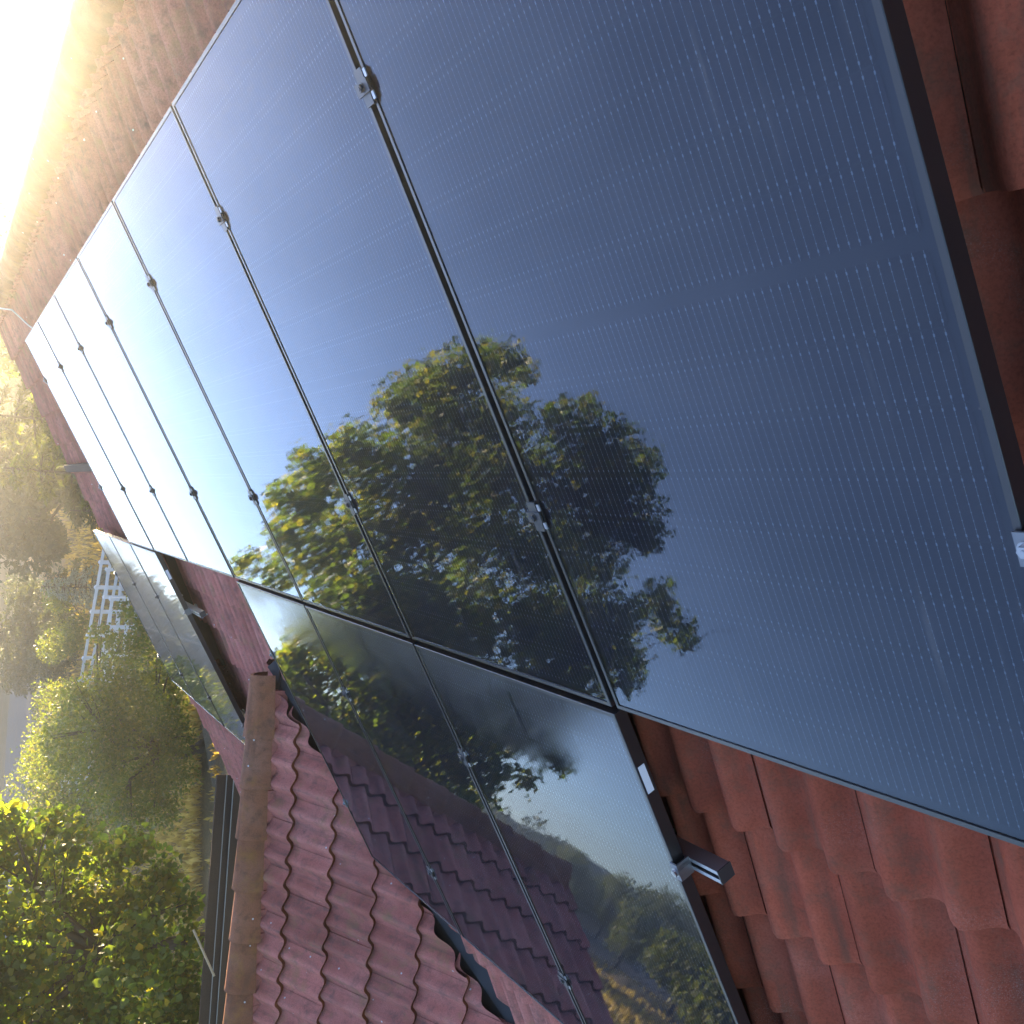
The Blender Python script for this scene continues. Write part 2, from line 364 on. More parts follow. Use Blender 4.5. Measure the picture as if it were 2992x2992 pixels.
# gable (cross) roof: ridge runs along +Y at X = GX
GX, GRZ = 5.515, -1.263                            # ridge-cap crest line
GP = R(29.6); cG, sG = math.cos(GP), math.sin(GP)
GZ0 = GRZ - 0.115                                  # apex of the tile surface under the caps
GY1 = 5.32
def GPt(s, y, n):                                  # s down the near slope (towards -X), n outward
    return Vector((GX - s * cG - n * sG, y, GZ0 - s * sG + n * cG))
def main_z(y): return (-sT * y + N0) / cT          # tile surface of the main slope
def valley_y(x):                                   # plan line where near gable slope meets main slope
    z = GZ0 - (GX - x) * sG / cG
    return (N0 - z * cT) / sT
GS = 3.05
vy0, vy1 = valley_y(GX), valley_y(GX - GS * cG)
VN = Vector((vy1 - vy0, GS * cG, 0)).normalized()  # plan normal pointing to the gable side (+Y, +X)
VP = Vector((GX, vy0, 0))
gd = MB()
pa, pb = GPt(0, vy0 - .05, -.085), GPt(GS, vy1 - .05, -.085)
pc, pd_ = GPt(GS, GY1, -.085), GPt(0, GY1, -.085)
gd.add([pa, pb, pc, pd_, pa - Vector((0, 0, .06)), pb - Vector((0, 0, .06)), pc - Vector((0, 0, .06)), pd_ - Vector((0, 0, .06))],
       [(0, 1, 2, 3), (7, 6, 5, 4), (0, 4, 5, 1), (1, 5, 6, 2), (2, 6, 7, 3), (3, 7, 4, 0)])
mx = lambda p: Vector((2 * GX - p.x, p.y, p.z))
qa, qb, qc, qd = [mx(p) for p in (pa, pb, pc, pd_)]
gd.add([qa, qb, qc, qd, qa - Vector((0, 0, .06)), qb - Vector((0, 0, .06)), qc - Vector((0, 0, .06)), qd - Vector((0, 0, .06))],
       [(3, 2, 1, 0), (4, 5, 6, 7), (1, 5, 4, 0), (2, 6, 5, 1), (3, 7, 6, 2), (0, 4, 7, 3)])
gable_roof = hpart(gd.build('gable_roof', M_DECK))
MBw = MB().box((GX - GS * cG + .5, eave.y - .54, GZ), (GX + GS * cG - .5, GY1 - .12, GPt(GS, 0, 0).z - .05)); hpart(MBw.build('wall', M_WALL))
# valley sheet
def on_main(p, n): return Vector((p.x, p.y, (N0 + n - p.y * sT) / cT))
def on_gable(p, n): return Vector((p.x, p.y, GZ0 - (GX - p.x) * sG / cG + n / cG))
sd = Vector((VN.x, VN.y, 0))
va = Vector((GX - .02, valley_y(GX - .02), 0)); vb = Vector((GX - GS * cG, vy1, 0))
MBv = MB().add([on_main(va - sd * .12, -.055), on_main(va, -.06), on_gable(va + sd * .12, -.055), on_main(vb - sd * .12, -.055), on_main(vb, -.06), on_gable(vb + sd * .12, -.055)], [(0, 1, 4, 3), (1, 2, 5, 4)])
hpart(MBv.build('valley_sheet', M_VALLEY))

# ---- tiles
TW, TL, GAUGE, TH = 0.30, 0.415, 0.329, 0.031
def tile_profile(u):                               # height across one interlocking tile, two rolls
    t = (u / (TW / 2)) % 1.0
    c = 0.5 + 0.5 * math.cos(2 * math.pi * (t - 0.5))
    return 0.048 * (max(0.0, c) ** 1.2) - 0.022
def tile_mesh(name, m, lip, seg=20):
    us = [TW * i / seg for i in range(seg + 1)]
    v = []; f = []; mi = []; sm = []
    def top(u, s):                                  # s: distance up the slope from the front edge
        edge = -0.0035 if u > TW - 0.012 else 0.0
        rnd = -0.004 * (1 - min(1, s / 0.012)) ** 2
        return tile_profile(u) + edge + rnd - TH * s / GAUGE
    rows = [0.0, 0.012, TL]
    for s in rows: v += [(u, -s, top(u, s)) for u in us]
    n = seg + 1
    for r in range(len(rows) - 1):
        for i in range(seg):
            f.append((r * n + i, r * n + i + 1, (r + 1) * n + i + 1, (r + 1) * n + i)); mi.append(0); sm.append(True)
    k = len(v)
    v += [(u, 0.0, top(u, 0)) for u in us] + [(u, -0.004, top(u, 0) - TH) for u in us]
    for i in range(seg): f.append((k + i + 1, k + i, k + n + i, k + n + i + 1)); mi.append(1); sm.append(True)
    k2 = len(v)                                     # the two long edges
    for u in (0, TW):
        v += [(u, 0, top(u, 0)), (u, -TL, top(u, TL)), (u, -TL, top(u, TL) - TH * .8), (u, -.004, top(u, 0) - TH)]
    f += [(k2, k2 + 1, k2 + 2, k2 + 3), (k2 + 7, k2 + 6, k2 + 5, k2 + 4)]; mi += [0, 0]; sm += [False, False]
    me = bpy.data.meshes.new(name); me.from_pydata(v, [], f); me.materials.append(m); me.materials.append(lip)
    me.polygons.foreach_set('material_index', mi); me.polygons.foreach_set('use_smooth', sm); me.update()
    return me
me_main = tile_mesh('roof_tile', M_TILE, M_TILE)
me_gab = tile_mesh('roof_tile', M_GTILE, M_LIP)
me_far = tile_mesh('roof_tile', M_GTILE, M_GTILE, 12)  # far main-roof tiles share the pink with sky light in its colour

def cut(me, M, planes):
    """copy of me in world M clipped by planes (point, normal kept side)"""
    bm = bmesh.new(); bm.from_mesh(me); bm.transform(M)
    for p, nrm in planes:
        bmesh.ops.bisect_plane(bm, geom=bm.verts[:] + bm.edges[:] + bm.faces[:], plane_co=p, plane_no=nrm, clear_inner=True)
    if not bm.faces: bm.free(); return None
    bm.transform(M.inverted()); out = bpy.data.meshes.new('roof_tile'); bm.to_mesh(out); bm.free()
    for k in me.materials: out.materials.append(k)
    return out

def cap_mesh(name, m, L=0.40, r0=0.086, r1=0.108, seg=14, t=0.014, sag=1.5):
    """half-round ridge tile along +Y, wide end at +Y"""
    v = []; f = []; sm = []
    ys = [(-L / 2, r0), (L / 2 - .035, r1 - .003), (L / 2 - .004, r1), (L / 2, r1 - .006)]
    n = seg + 1
    for y, r in ys:
        for i in range(n):
            a = math.pi * (1.04 * i / seg - .02); v.append((r * math.cos(a), y, r * sag * math.sin(a)))
    for q in range(len(ys) - 1):
        for i in range(seg): f.append((q * n + i, q * n + i + 1, (q + 1) * n + i + 1, (q + 1) * n + i)); sm.append(True)
    k = len(v)
    for y, r in ((-L / 2, r0), (L / 2, r1 - .006)):
        for rr in (r, r - t):
            for i in range(n):
                a = math.pi * (1.04 * i / seg - .02); v.append((rr * math.cos(a), y, rr * sag * math.sin(a)))
    for i in range(seg):
        f.append((k + i + 1, k + i, k + n + i, k + n + i + 1)); sm.append(False)
        f.append((k + 2 * n + i, k + 2 * n + i + 1, k + 3 * n + i + 1, k + 3 * n + i)); sm.append(False)
    me = bpy.data.meshes.new(name); me.from_pydata(v, [], f); me.materials.append(m)
    me.polygons.foreach_set('use_smooth', sm); me.update(); return me

def tile_obj(me, M, parent, jitter=True):
    o = bpy.data.objects.new('roof_tile', me); COL.objects.link(o); o.parent = parent
    o.matrix_parent_inverse = (parent.matrix_parent_inverse.copy() if False else Matrix.Identity(4))
    o.matrix_basis = parent_inv[parent.name] @ M
    return o
bpy.context.view_layer.update()
parent_inv = {p.name: p.matrix_world.inverted() for p in (main_roof, gable_roof, house)}

PHA = 0.066                                         # phase of the tile columns along the ridge
far_v, far_f, far_sm, far_mi = [], [], [], []
nmain = 0
gable_foot = GPt(GS, 0, 0)
def in_gable(p, pad=0.0):
    """is plan point p inside the gable's footprint (either slope)?"""
    x = p.x if p.x <= GX else 2 * GX - p.x
    return (Vector((x, p.y, 0)) - VP).dot(VN) > pad
j = 0
rows = [(0.898 + GAUGE * k) for k in range(-5, 16)]
for ri, b in enumerate(rows):
    if b < B0 + 0.02 or b > B1 + .05: continue
    off = 0.0 if ri % 2 else TW / 2
    for ci in range(-9, 38):
        a = PHA + off + ci * TW
        if a < A0 or a > A1 - .08: continue
        mid = RP(a + TW / 2, b - .2, N0)
        dz = random.uniform(-.0016, .0016); rz = random.uniform(-.0035, .0035)
        Mw = Matrix.Translation(RP(a, b, N0 + dz)) @ ROOF @ Matrix.Rotation(rz, 4, 'Z')
        near_cam = a < 0.35 and b < 4.7
        strip_b = (0.8 < a + TW and a < 1.7 and 1.6 < b < 4.9) or (a < 1.3 and 1.7 < b < 4.9)
        mid_gap = 4.3 < a < 7.2 and 1.75 < b < 5.0
        low = b > 3.45 and a < 5.4
        verge_end = a > 7.9 and b < 2.35
        low_far = a > 7.0 and b > 3.45
        top = b < 0.28
        if not (near_cam or strip_b or mid_gap or low or verge_end or low_far or top): continue
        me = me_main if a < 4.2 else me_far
        planes = []
        if b - TL < B0: planes.append((RP(0, B0 + .02, 0), EB))
        if a + TW > A1 - .02: planes.append((RP(A1 - .02, 0, 0), -EX))
        g0, g1 = in_gable(RP(a, b, N0)), in_gable(RP(a + TW, b - TL, N0))
        g2, g3 = in_gable(RP(a + TW, b, N0)), in_gable(RP(a, b - TL, N0))
        if g0 and g1 and g2 and g3: continue
        if g0 or g1 or g2 or g3:
            if mid.x < GX: planes.append((VP + VN * .02, -VN))
            else:
                Nm = Vector((-VN.x, VN.y, 0)); planes.append((VP - Nm * .055, -Nm))
        if planes:
            me = cut(me, Mw, planes)
            if me is None: continue
        if (near_cam or strip_b or mid_gap or (low and a < 5.2) or verge_end) and nmain < 298:
            tile_obj(me, Mw, main_roof); nmain += 1
        else:
            k = len(far_v); far_v += [Mw @ x.co for x in me.vertices]
            far_f += [tuple(i + k for i in p.vertices) for p in me.polygons]
            far_sm += [p.use_smooth for p in me.polygons]
if far_f:
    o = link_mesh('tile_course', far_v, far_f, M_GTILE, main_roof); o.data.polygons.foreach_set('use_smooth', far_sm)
    o.parent = main_roof; o.matrix_basis = parent_inv['main_roof']; tag(o, kind='stuff')
# gable tiles
for ri in range(-1, 8):
    s = 0.262 + 0.342 * ri + 0.03
    off = 0.0 if ri % 2 else TW / 2
    if s > GS + .06 or s < 0.05: continue
    for ci in range(-3, 18):
        y = 1.52 + off + ci * TW
        if y + TW < 2.0 or y > GY1: continue
        cols = (Vector((0, 1, 0)), Vector((-cG, 0, -sG)), Vector((-sG, 0, cG)))
        base = GPt(s, y, random.uniform(-.0025, .0025))
        Mw = Matrix(((0, -cG, -sG, base.x), (1, 0, 0, base.y), (0, -sG, cG, base.z), (0, 0, 0, 1)))
        Mw = Mw @ Matrix.Scale(0.342 / GAUGE, 4, (0, 1, 0))
        pts = [GPt(s, y, 0), GPt(s, y + TW, 0), GPt(s - TL, y, 0), GPt(s - TL, y + TW, 0)]
        ins = [(Vector((p.x, p.y, 0)) - VP).dot(VN) > 0.0 for p in pts]
        if not any(ins): continue
        planes = []
        if not all(ins): planes.append((VP + VN * .12, VN))
        if s - TL < 0: planes.append((Vector((GX - .02, 0, 0)), Vector((-1, 0, 0))))
        if y + TW > GY1: planes.append((Vector((0, GY1, 0)), Vector((0, -1, 0))))
        me = cut(me_gab, Mw, planes) if planes else me_gab
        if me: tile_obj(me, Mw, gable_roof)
# gable ridge caps
cap_g = cap_mesh('ridge_tile', M_RIDGE)
for k in range(14):
    y = 2.46 + 0.325 * k
    if y > GY1: break
    o = bpy.data.objects.new('ridge_tile', cap_g); COL.objects.link(o); o.parent = gable_roof
    o.matrix_basis = parent_inv['gable_roof'] @ Matrix.Translation((GX + random.uniform(-.004, .004), y, GRZ - 0.152 + random.uniform(-.003, .003))) @ Matrix.Rotation(R(-1.6), 4, 'X') @ Matrix.Rotation(random.uniform(-.012, .012), 4, 'Z')
# mortar bed set back under the caps
mb = MB(); y = 2.36
while y < GY1 - .04:
    st_ = random.uniform(.03, .09); y2 = min(y + st_, GY1 - .01); xo = .074 + random.uniform(0, .012); h_ = random.uniform(-.006, .004)
    mb.box((GX - xo, y, GZ0 - .13), (GX - .02, y2 - .001, GZ0 - .038 + h_)); y = y2
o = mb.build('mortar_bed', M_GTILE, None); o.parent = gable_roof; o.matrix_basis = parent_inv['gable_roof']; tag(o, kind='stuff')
# main ridge caps
cap_m = cap_mesh('ridge_tile', M_RIDGE, 0.42, 0.114, 0.128, sag=0.95)
for k in range(36):
    a = A0 + .2 + 0.372 * k
    if a > A1: break
    o = bpy.data.objects.new('ridge_tile', cap_m); COL.objects.link(o); o.parent = main_roof
    o.matrix_basis = parent_inv['main_roof'] @ Matrix.Translation((a, by - .01 + random.uniform(-.005, .005), bz - .046)) @ Matrix.Rotation(-math.pi / 2, 4, 'Z') @ Matrix.Rotation(R(-1.2), 4, 'X')
mb = MB(); x = A0 + .05
while x < A1 - .1:
    x2 = x + random.uniform(.05, .12); mb.box((x, by - .02, bz - .11), (x2 - .001, by + .100 + random.uniform(0, .01), bz - .040 + random.uniform(-.004, .004))); x = x2
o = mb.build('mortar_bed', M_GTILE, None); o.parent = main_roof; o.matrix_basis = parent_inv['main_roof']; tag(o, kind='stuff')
# barge board and verge
def rslab(a0, a1, b0, b1, n0, n1): return MB().add([RP(a, b, n) for n in (n0, n1) for a, b in ((a0, b0), (a1, b0), (a1, b1), (a0, b1))],
    [(3, 2, 1, 0), (4, 5, 6, 7), (0, 1, 5, 4), (1, 2, 6, 5), (2, 3, 7, 6), (3, 0, 4, 7)])
hpart(rslab(A1 + .05, A1 + .10, B0 - .05, B1 + .1, N0 - .30, N0 - .055).build('barge_board', M_BARGE))
hpart(rslab(A1 - .03, A1 + .048, B0 - .05, B1 + .05, N0 - .20, N0 - .070).build('verge_batten', M_BROWN))
hpart(rslab(7.95, A1 + .05, 1.12, 1.20, N0 + .015, N0 + .05).build('flashing_strip', M_BROWN))
hpart(rslab(A0, A1, B1 + .02, B1 + .05, N0 - .28, N0 - .05).build('fascia', M_BROWN))

# ------------------------------------------------------------------ solar panels
PW, GAP = 1.134, 0.020
PP = PW + GAP
ROWB = [(0.006, 1.812), (1.832, 3.668)]
FT, FW = 0.035, 0.011                               # frame depth and rim width
NC, NR = 6, 18
MID = 0.020                                         # wider gap across the middle
def panel_frame(w, l):
    mb = MB()
    def rail(p0, p1, p2, p3): # outer quad ring top pieces mitred
        pass
    o = [(0, 0), (w, 0), (w, l), (0, l)]; i = [(FW, FW), (w - FW, FW), (w - FW, l - FW), (FW, l - FW)]
    c = 0.0012
    oc = [(c, c), (w - c, c), (w - c, l - c), (c, l - c)]
    v = [(x, y, -c) for x, y in o] + [(x, y, 0) for x, y in oc] + [(x, y, 0) for x, y in i] + [(x, y, -.004) for x, y in i] + [(x, y, -FT) for x, y in o] + [(x, y, -FT) for x, y in i]
    f = []
    for k in range(4):
        q = (k + 1) % 4
        f += [(k, q, 4 + q, 4 + k), (4 + k, 4 + q, 8 + q, 8 + k), (8 + k, 8 + q, 12 + q, 12 + k), (16 + k, 16 + q, q, k), (20 + k, 20 + q, 16 + q, 16 + k)]
    return mb.add(v, f)
def cell_slots(l):
    """lower-left corners and size of every cell"""
    cw = (PW - 2 * FW - 0.030) / NC; ch = (l - 2 * FW - 0.030 - MID) / NR
    out = []
    for r in range(NR):
        y = FW + 0.015 + r * ch + (MID if r >= NR // 2 else 0)
        for c in range(NC): out.append((FW + 0.015 + c * cw, y))
    return out, cw, ch
def cell_mesh(cw, ch, ch_gap=0.0012):
    c = 0.004; e = ch_gap
    x0, x1, y0, y1 = e * .5, cw - e * .5, e, ch - e
    v = [(x0 + c, y0, 0), (x1 - c, y0, 0), (x1, y0 + c, 0), (x1, y1 - c, 0), (x1 - c, y1, 0), (x0 + c, y1, 0), (x0, y1 - c, 0), (x0, y0 + c, 0)]
    uv = [(x / cw, y / ch) for x, y, _ in v]
    return v, [tuple(range(8))], uv
panel_cache = {}
def make_panel(a, row, detailed, label):
    b0, b1 = ROWB[row]; l = b1 - b0
    root = empty('solar_panel'); root.matrix_world = Matrix.Translation(RP(a, b0, 0)) @ ROOF @ Matrix.Rotation(random.uniform(-.0016, .0016), 4, 'X') @ Matrix.Rotation(random.uniform(-.0016, .0016), 4, 'Y')
    tag(root, label, 'solar panel', 'solar panels in two rows on the main roof')
    key = (row,)
    if key not in panel_cache:
        fm = panel_frame(PW, l).mesh('frame', M_FRAME)
        gm = bpy.data.meshes.new('glass'); g = FW - .001
        gm.from_pydata([(g, g, -.0025), (PW - g, g, -.0025), (PW - g, l - g, -.0025), (g, l - g, -.0025)], [], [(0, 1, 2, 3)])
        gm.materials.append(M_GLASSD if row else M_GLASS); ul = gm.uv_layers.new(name='uv')
        for k, q in enumerate([(0, 0), (1, 0), (1, 1), (0, 1)]): ul.data[k].uv = q
        bm_ = bpy.data.meshes.new('backsheet'); bm_.from_pydata([(.005, .005, -.0075), (PW - .005, .005, -.0075), (PW - .005, l - .005, -.0075), (.005, l - .005, -.0075)], [], [(0, 1, 2, 3)]); bm_.materials.append(M_BACK)
        slots, cw, ch = cell_slots(l); v, f, uv = cell_mesh(cw, ch)
        cm = bpy.data.meshes.new('solar_cell'); cm.from_pydata(v, [], f); cm.materials.append(M_CELL)
        u = cm.uv_layers.new(name='uv')
        for k, li in enumerate(cm.polygons[0].vertices): u.data[k].uv = uv[li]
        av, af, au = [], [], []
        for x, y in slots:
            k = len(av); av += [(p[0] + x, p[1] + y, -.006) for p in v]; af.append(tuple(range(k, k + 8))); au += uv
        am = bpy.data.meshes.new('cell_sheet'); am.from_pydata(av, [], af); am.materials.append(M_CELL)
        u = am.uv_layers.new(name='uv'); u.data.foreach_set('uv', np.asarray(au, np.float32).ravel())
        panel_cache[key] = (fm, gm, bm_, cm, am, slots)
    fm, gm, bm_, cm, am, slots = panel_cache[key]
    obj('frame', fm, root); obj('glass', gm, root); bk = obj('backsheet', bm_, root)
    if detailed:
        for x, y in slots:
            o = obj('solar_cell', cm, bk); o.location = (x, y, -.006)
    else: obj('cell_sheet', am, root)
    return root
TOPL = ['solar panel of the upper row nearest the camera, showing fine silver wires',
        'upper row panel second from the camera, with the tree top mirrored across it',
        'upper row panel third from the camera, reflecting blue sky and the left of the tree',
        'upper row panel fourth from the camera, tip of mirrored tree in its lower corner',
        'upper row panel fifth from the camera, above the open gap between the lower panels',
        'upper row panel sixth from the camera, second from the far roof end',
        'farthest panel of the upper row, beside the tiles of the far verge']
for k in range(7): make_panel(GAP / 2 + k * PP, 0, k < 2, TOPL[k])
LOWL = ['lower row panel nearest the camera, with open tiles and a rail end beside it',
        'lower row panel in the middle of the near group, reflecting the gable ridge',
        'lower row panel of the near group beside the first gable ridge tile',
        'lower row panel of the far group edging the dark open gap, mirrored treeline on it',
        'middle panel of the far lower group, with one clamp on each side',
        'lower row panel at the far roof corner, its tip glinting in the sun']
for q, k in enumerate((1, 2, 3, 6, 7, 8)):
    p = make_panel(GAP / 2 + k * PP, 1, k == 1, LOWL[q])
    if k in (1, 6):
        lb = MB().box((-.0015, .155, -.026), (.0015, .232, -.006)).build('label_sticker', M_LABEL, p)

# ------------------------------------------------------------------ mounting rails with clamps
def clamp_meshes():
    mid = MB().box((-.017, -.036, .0005), (.017, .036, .0045)).box((-.0085, -.034, -.03), (.0085, .034, .0004))
    mid.box((-.028, -.013, .0046), (.028, .013, .0085))
    tong = MB().box((-.030, -.008, .0003), (-.020, .008, .0035))
    n = 6
    bolt = MB().prism([(.0085 * math.cos(2 * math.pi * i / n), .0085 * math.sin(2 * math.pi * i / n)) for i in range(n)], 2, .0087, .0150)
    bolt.prism([(.0115 * math.cos(2 * math.pi * i / 12), .0115 * math.sin(2 * math.pi * i / 12)) for i in range(12)], 2, .0080, .0092)
    bolt.prism([(.0045 * math.cos(2 * math.pi * i / n), .0045 * math.sin(2 * math.pi * i / n)) for i in range(n)], 2, .0151, .0165)
    end = MB().prism([(.010, .0005), (.010, .005), (-.0165, .005), (-.0165, -.038), (-.0125, -.038), (-.0125, .0005)], 1, -.024, .024)
    for q in (-.014, -.010, -.006): end.box((-.0175, q - .0012, -.034), (-.0166, q + .0012, .001))
    eb = MB().prism([(.0092 * math.cos(2 * math.pi * i / n) - .004, .0092 * math.sin(2 * math.pi * i / n)) for i in range(n)], 2, .0068, .0135)
    eb.prism([(.0122 * math.cos(2 * math.pi * i / 16) - .004, .0122 * math.sin(2 * math.pi * i / 16)) for i in range(16)], 2, .0052, .0067)
    eb.prism([(.004 * math.cos(2 * math.pi * i / 8) - .004, .004 * math.sin(2 * math.pi * i / 8)) for i in range(8)], 2, .0136, .0146)
    hook = MB().box((-.03, -.02, -.098), (.03, .10, -.090)).box((-.015, .088, -.20), (.015, .096, -.0905))
    return mid.mesh('mid_clamp', M_BLACKM), bolt.mesh('bolt', M_BLACKM), end.mesh('end_clamp', mat('grey_clamp', (0.20, 0.21, 0.23), .45, .9)), eb.mesh('bolt', M_STEEL), tong.mesh('spring_tongue', M_ALU), hook.mesh('roof_hook', M_ALU)
cm_mid, cm_bolt, cm_end, cm_eb, cm_tong, cm_hook = clamp_meshes()
def rail(a0, a1, b, mids, ends, label, black_cap=False):
    root = empty('mounting_rail'); root.matrix_world = Matrix.Translation(RP(a0, b, 0)) @ ROOF
    tag(root, label, 'rail', 'rails under the solar panels')
    L = a1 - a0
    t = .003
    top, bot, hw = -.038, -.080, .0185
    pr = MB().prism([(-hw, top), (-hw, bot), (hw, bot), (hw, top), (.007, top), (.007, top - t), (hw - t, top - t), (hw - t, bot + t), (-hw + t, bot + t), (-hw + t, top - t), (-.007, top - t), (-.007, top)], 0, 0, L)
    pr.build('rail_profile', M_ALU, root)
    cp = MB().box((-.004, -hw - .001, bot - .001), (-.0005, hw + .001, top + .001)); cp.build('end_cap', M_BLACKM, root)
    for k in mids:
        c = obj('mid_clamp', cm_mid, root); c.location = (k * PP - a0, 0, 0); obj('bolt', cm_bolt, c); [setattr(obj('spring_tongue', cm_tong, c), 'location', (0, q_, 0)) for q_ in (-.022, .022)]
    for a, s in ends:
        c = obj('end_clamp', cm_end, root); c.location = (a - a0, 0, 0)
        if s < 0: c.rotation_euler = (0, 0, math.pi)
        obj('bolt', cm_eb, c)
    for q in np.arange(.35, L, 1.15):
        h = obj('roof_hook', cm_hook, root); h.location = (q, 0, 0)
e = GAP / 2
rail(-.075, 7 * PP + .07, 0.350, range(1, 7), [(e, 1), (7 * PP - e, -1)], 'upper rail under the top of the upper panel row')
rail(-.075, 7 * PP + .07, 1.305, range(1, 7), [(e, 1), (7 * PP - e, -1)], 'lower rail of the upper panel row, its end bolt shining beside the nearest panel')
rail(PP - .108, 4 * PP + .05, 2.290, (2, 3), [(PP + e, 1), (4 * PP - e, -1)], 'rail with a projecting open end under the near lower panels')
rail(PP - .06, 4 * PP + .05, 3.285, (2, 3), [(PP + e, 1), (4 * PP - e, -1)], 'bottom rail under the near group of lower panels')
rail(6 * PP - .32, 9 * PP + .06, 2.345, (7, 8), [(6 * PP + e, 1), (9 * PP - e, -1)], 'rail with a projecting end under the far lower panels')
rail(6 * PP - .05, 9 * PP + .06, 3.36, (7, 8), [(6 * PP + e, 1), (9 * PP - e, -1)], 'bottom rail under the far group of lower panels')
# thin cable from the ridge down to the panels
cb = MB().tube([(RP(10.4, -.62, N0 + .17)), RP(9.6, -.50, N0 + .10), RP(8.9, -.34, N0 + .03), RP(8.4, -.12, N0 + .025), RP(7.9, .03, N0 + .03), RP(7.8, .2, N0 + .02)], .007, 6)
tag(cb.build('cable', M_RUBBER), 'thin pale cable lying from the far ridge to the upper panels', 'cable')

# ------------------------------------------------------------------ gutter beyond the gable
gx, gz = 12.2, -3.06
gut = empty('gutter', (gx, 7.2, gz)); tag(gut, 'long dark gutter with pale rims behind the gable ridge tiles', 'gutter')
Y0, Y1 = -2.4, 3.6
MB().box((.045, Y0, -.16), (.085, Y1, .195)).build('fascia_board', M_BROWN, gut)
MB().prism([(-.16, -.10), (-.14, -.13), (.02, -.13), (.04, -.10), (.04, .06), (.036, .06), (.036, -.095), (.018, -.124), (-.138, -.124), (-.156, -.095), (-.156, .02), (-.16, .02)], 1, Y0, Y1).build('gutter_trough', M_BROWN, gut)
MB().box((.030, Y0, .061), (.044, Y1, .071)).build('gutter_rim', M_ALU, gut)
MB().box((-.166, Y0, .021), (-.150, Y1, .031)).build('gutter_rim', M_ALU, gut)
for yy in (-.9, 1.2, 3.0): MB().box((-.05, yy, GZ - gz), (.05, yy + .1, -.135)).build('post', M_BROWN, gut)
st = MB().prism([(-.014, -.010), (.014, -.012), (.016, .008), (-.012, .012)], 0, -.30, .34).build('wooden_lath', M_LATH)
st.location = (12.06, 7.02, -2.80); st.rotation_euler = (0, R(22), R(118))
tag(st, 'pale wooden lath lying across the dark gutter', 'lath')

# ------------------------------------------------------------------ trees
def leaf_arrays(P, Nrm, Ax, size, kind):
    """leaf faces at points P with normals Nrm and stem-to-tip axes Ax; returns verts, quads"""
    n = len(P); S = np.cross(Nrm, Ax); S /= np.linalg.norm(S, axis=1, keepdims=True) + 1e-9
    Ax = np.cross(S, Nrm)
    sz = size[:, None]
    if kind == 'broad':
        pts = [(0, 0, 0), (-.50, .18, .10), (-.46, .62, .12), (0, 1.0, -.05), (.46, .62, .12), (.50, .18, .10)]
        q = [(0, 1, 2, 3), (3, 4, 5, 0)]
    elif kind == 'oval':
        pts = [(0, 0, 0), (-.30, .45, .07), (0, 1.0, 0), (.30, .45, .07)]
        q = [(0, 1, 2, 3)]
    else:                                            # needle spray
        pts = [(0, 0, 0), (-.17, .55, .04), (0, 1.0, -.06), (.17, .55, .04)]
        q = [(0, 1, 2, 3)]
    V = np.stack([P + sz * (S * a + Ax * b + Nrm * c) for a, b, c in pts], 1).reshape(-1, 3)
    F = (np.arange(n)[:, None, None] * len(pts) + np.array(q)[None]).reshape(-1, 4)
    return V, F
def mesh_np(name, V, F, m):
    me = bpy.data.meshes.new(name); nv, nf = len(V), len(F)
    me.vertices.add(nv); me.vertices.foreach_set('co', V.astype(np.float32).ravel())
    me.loops.add(nf * 4); me.loops.foreach_set('vertex_index', F.astype(np.int32).ravel())
    me.polygons.add(nf); me.polygons.foreach_set('loop_start', np.arange(0, nf * 4, 4, dtype=np.int32))
    try: me.polygons.foreach_set('loop_total', np.full(nf, 4, np.int32))
    except Exception: pass
    me.materials.append(m); me.update(calc_edges=True); me.validate(); return me
def unit(v): return v / (np.linalg.norm(v, axis=-1, keepdims=True) + 1e-9)
def cloud(cl, n, smin, smax, droop=0.3, out=0.6, hollow=0.45, lump=0.0):
    cl = np.asarray(cl, float); p = cl[:, 3] ** 2.2; p /= p.sum()
    k = rng.choice(len(cl), n, p=p); d = unit(rng.normal(size=(n, 3)))
    r = cl[k, 3] * (hollow + (1.04 - hollow) * rng.random(n) ** 0.6) * np.where(rng.random(n) < .16, 1.22, 1.0)
    P = cl[k, :3] + d * r[:, None] * np.array([1, 1, .88])
    if lump:                                          # gather leaves along twigs
        P += 0.5 * lump * np.sin(P[:, [1, 2, 0]] * 7.0 + k[:, None]) * cl[k, 3][:, None]
    Nn = unit(rng.normal(size=(n, 3)) + d * out + np.array([0, 0, .55]))
    Ax = unit(rng.normal(size=(n, 3)) * .8 + d * .7 + np.array([0, 0, -droop]))
    return P, Nn, Ax, smin + (smax - smin) * rng.random(n)
def limbs(base, top_r, targets, crotch, trunk_r, bend=.25):
    mb = MB(); base = Vector(base); cr = Vector(crotch)
    m1 = base.lerp(cr, .5) + Vector((rng.normal() * .08, rng.normal() * .08, 0))
    mb.tube([base - Vector((0, 0, .1)), base + (m1 - base) * .1, m1, cr], [trunk_r * 1.45, trunk_r * 1.1, trunk_r * .9, trunk_r * .75], 9)
    for t in targets:
        t = Vector(t); mid = cr.lerp(t, .5) + Vector((rng.normal(), rng.normal(), abs(rng.normal()) + .3)) * bend * (t - cr).length * .35
        r0 = trunk_r * .5 * rng.uniform(.7, 1.1)
        mb.tube([cr - (cr - base).normalized() * .1, cr.lerp(mid, .55), mid, t], [r0, r0 * .75, r0 * .5, r0 * .14], 6)
        for _ in range(2):
            e2 = t + Vector(rng.normal(size=3)) * (t - cr).length * .15
            mb.tube([mid, mid.lerp(e2, .55) + Vector((0, 0, .05)), e2], [r0 * .35, r0 * .2, r0 * .06], 4)
    return mb
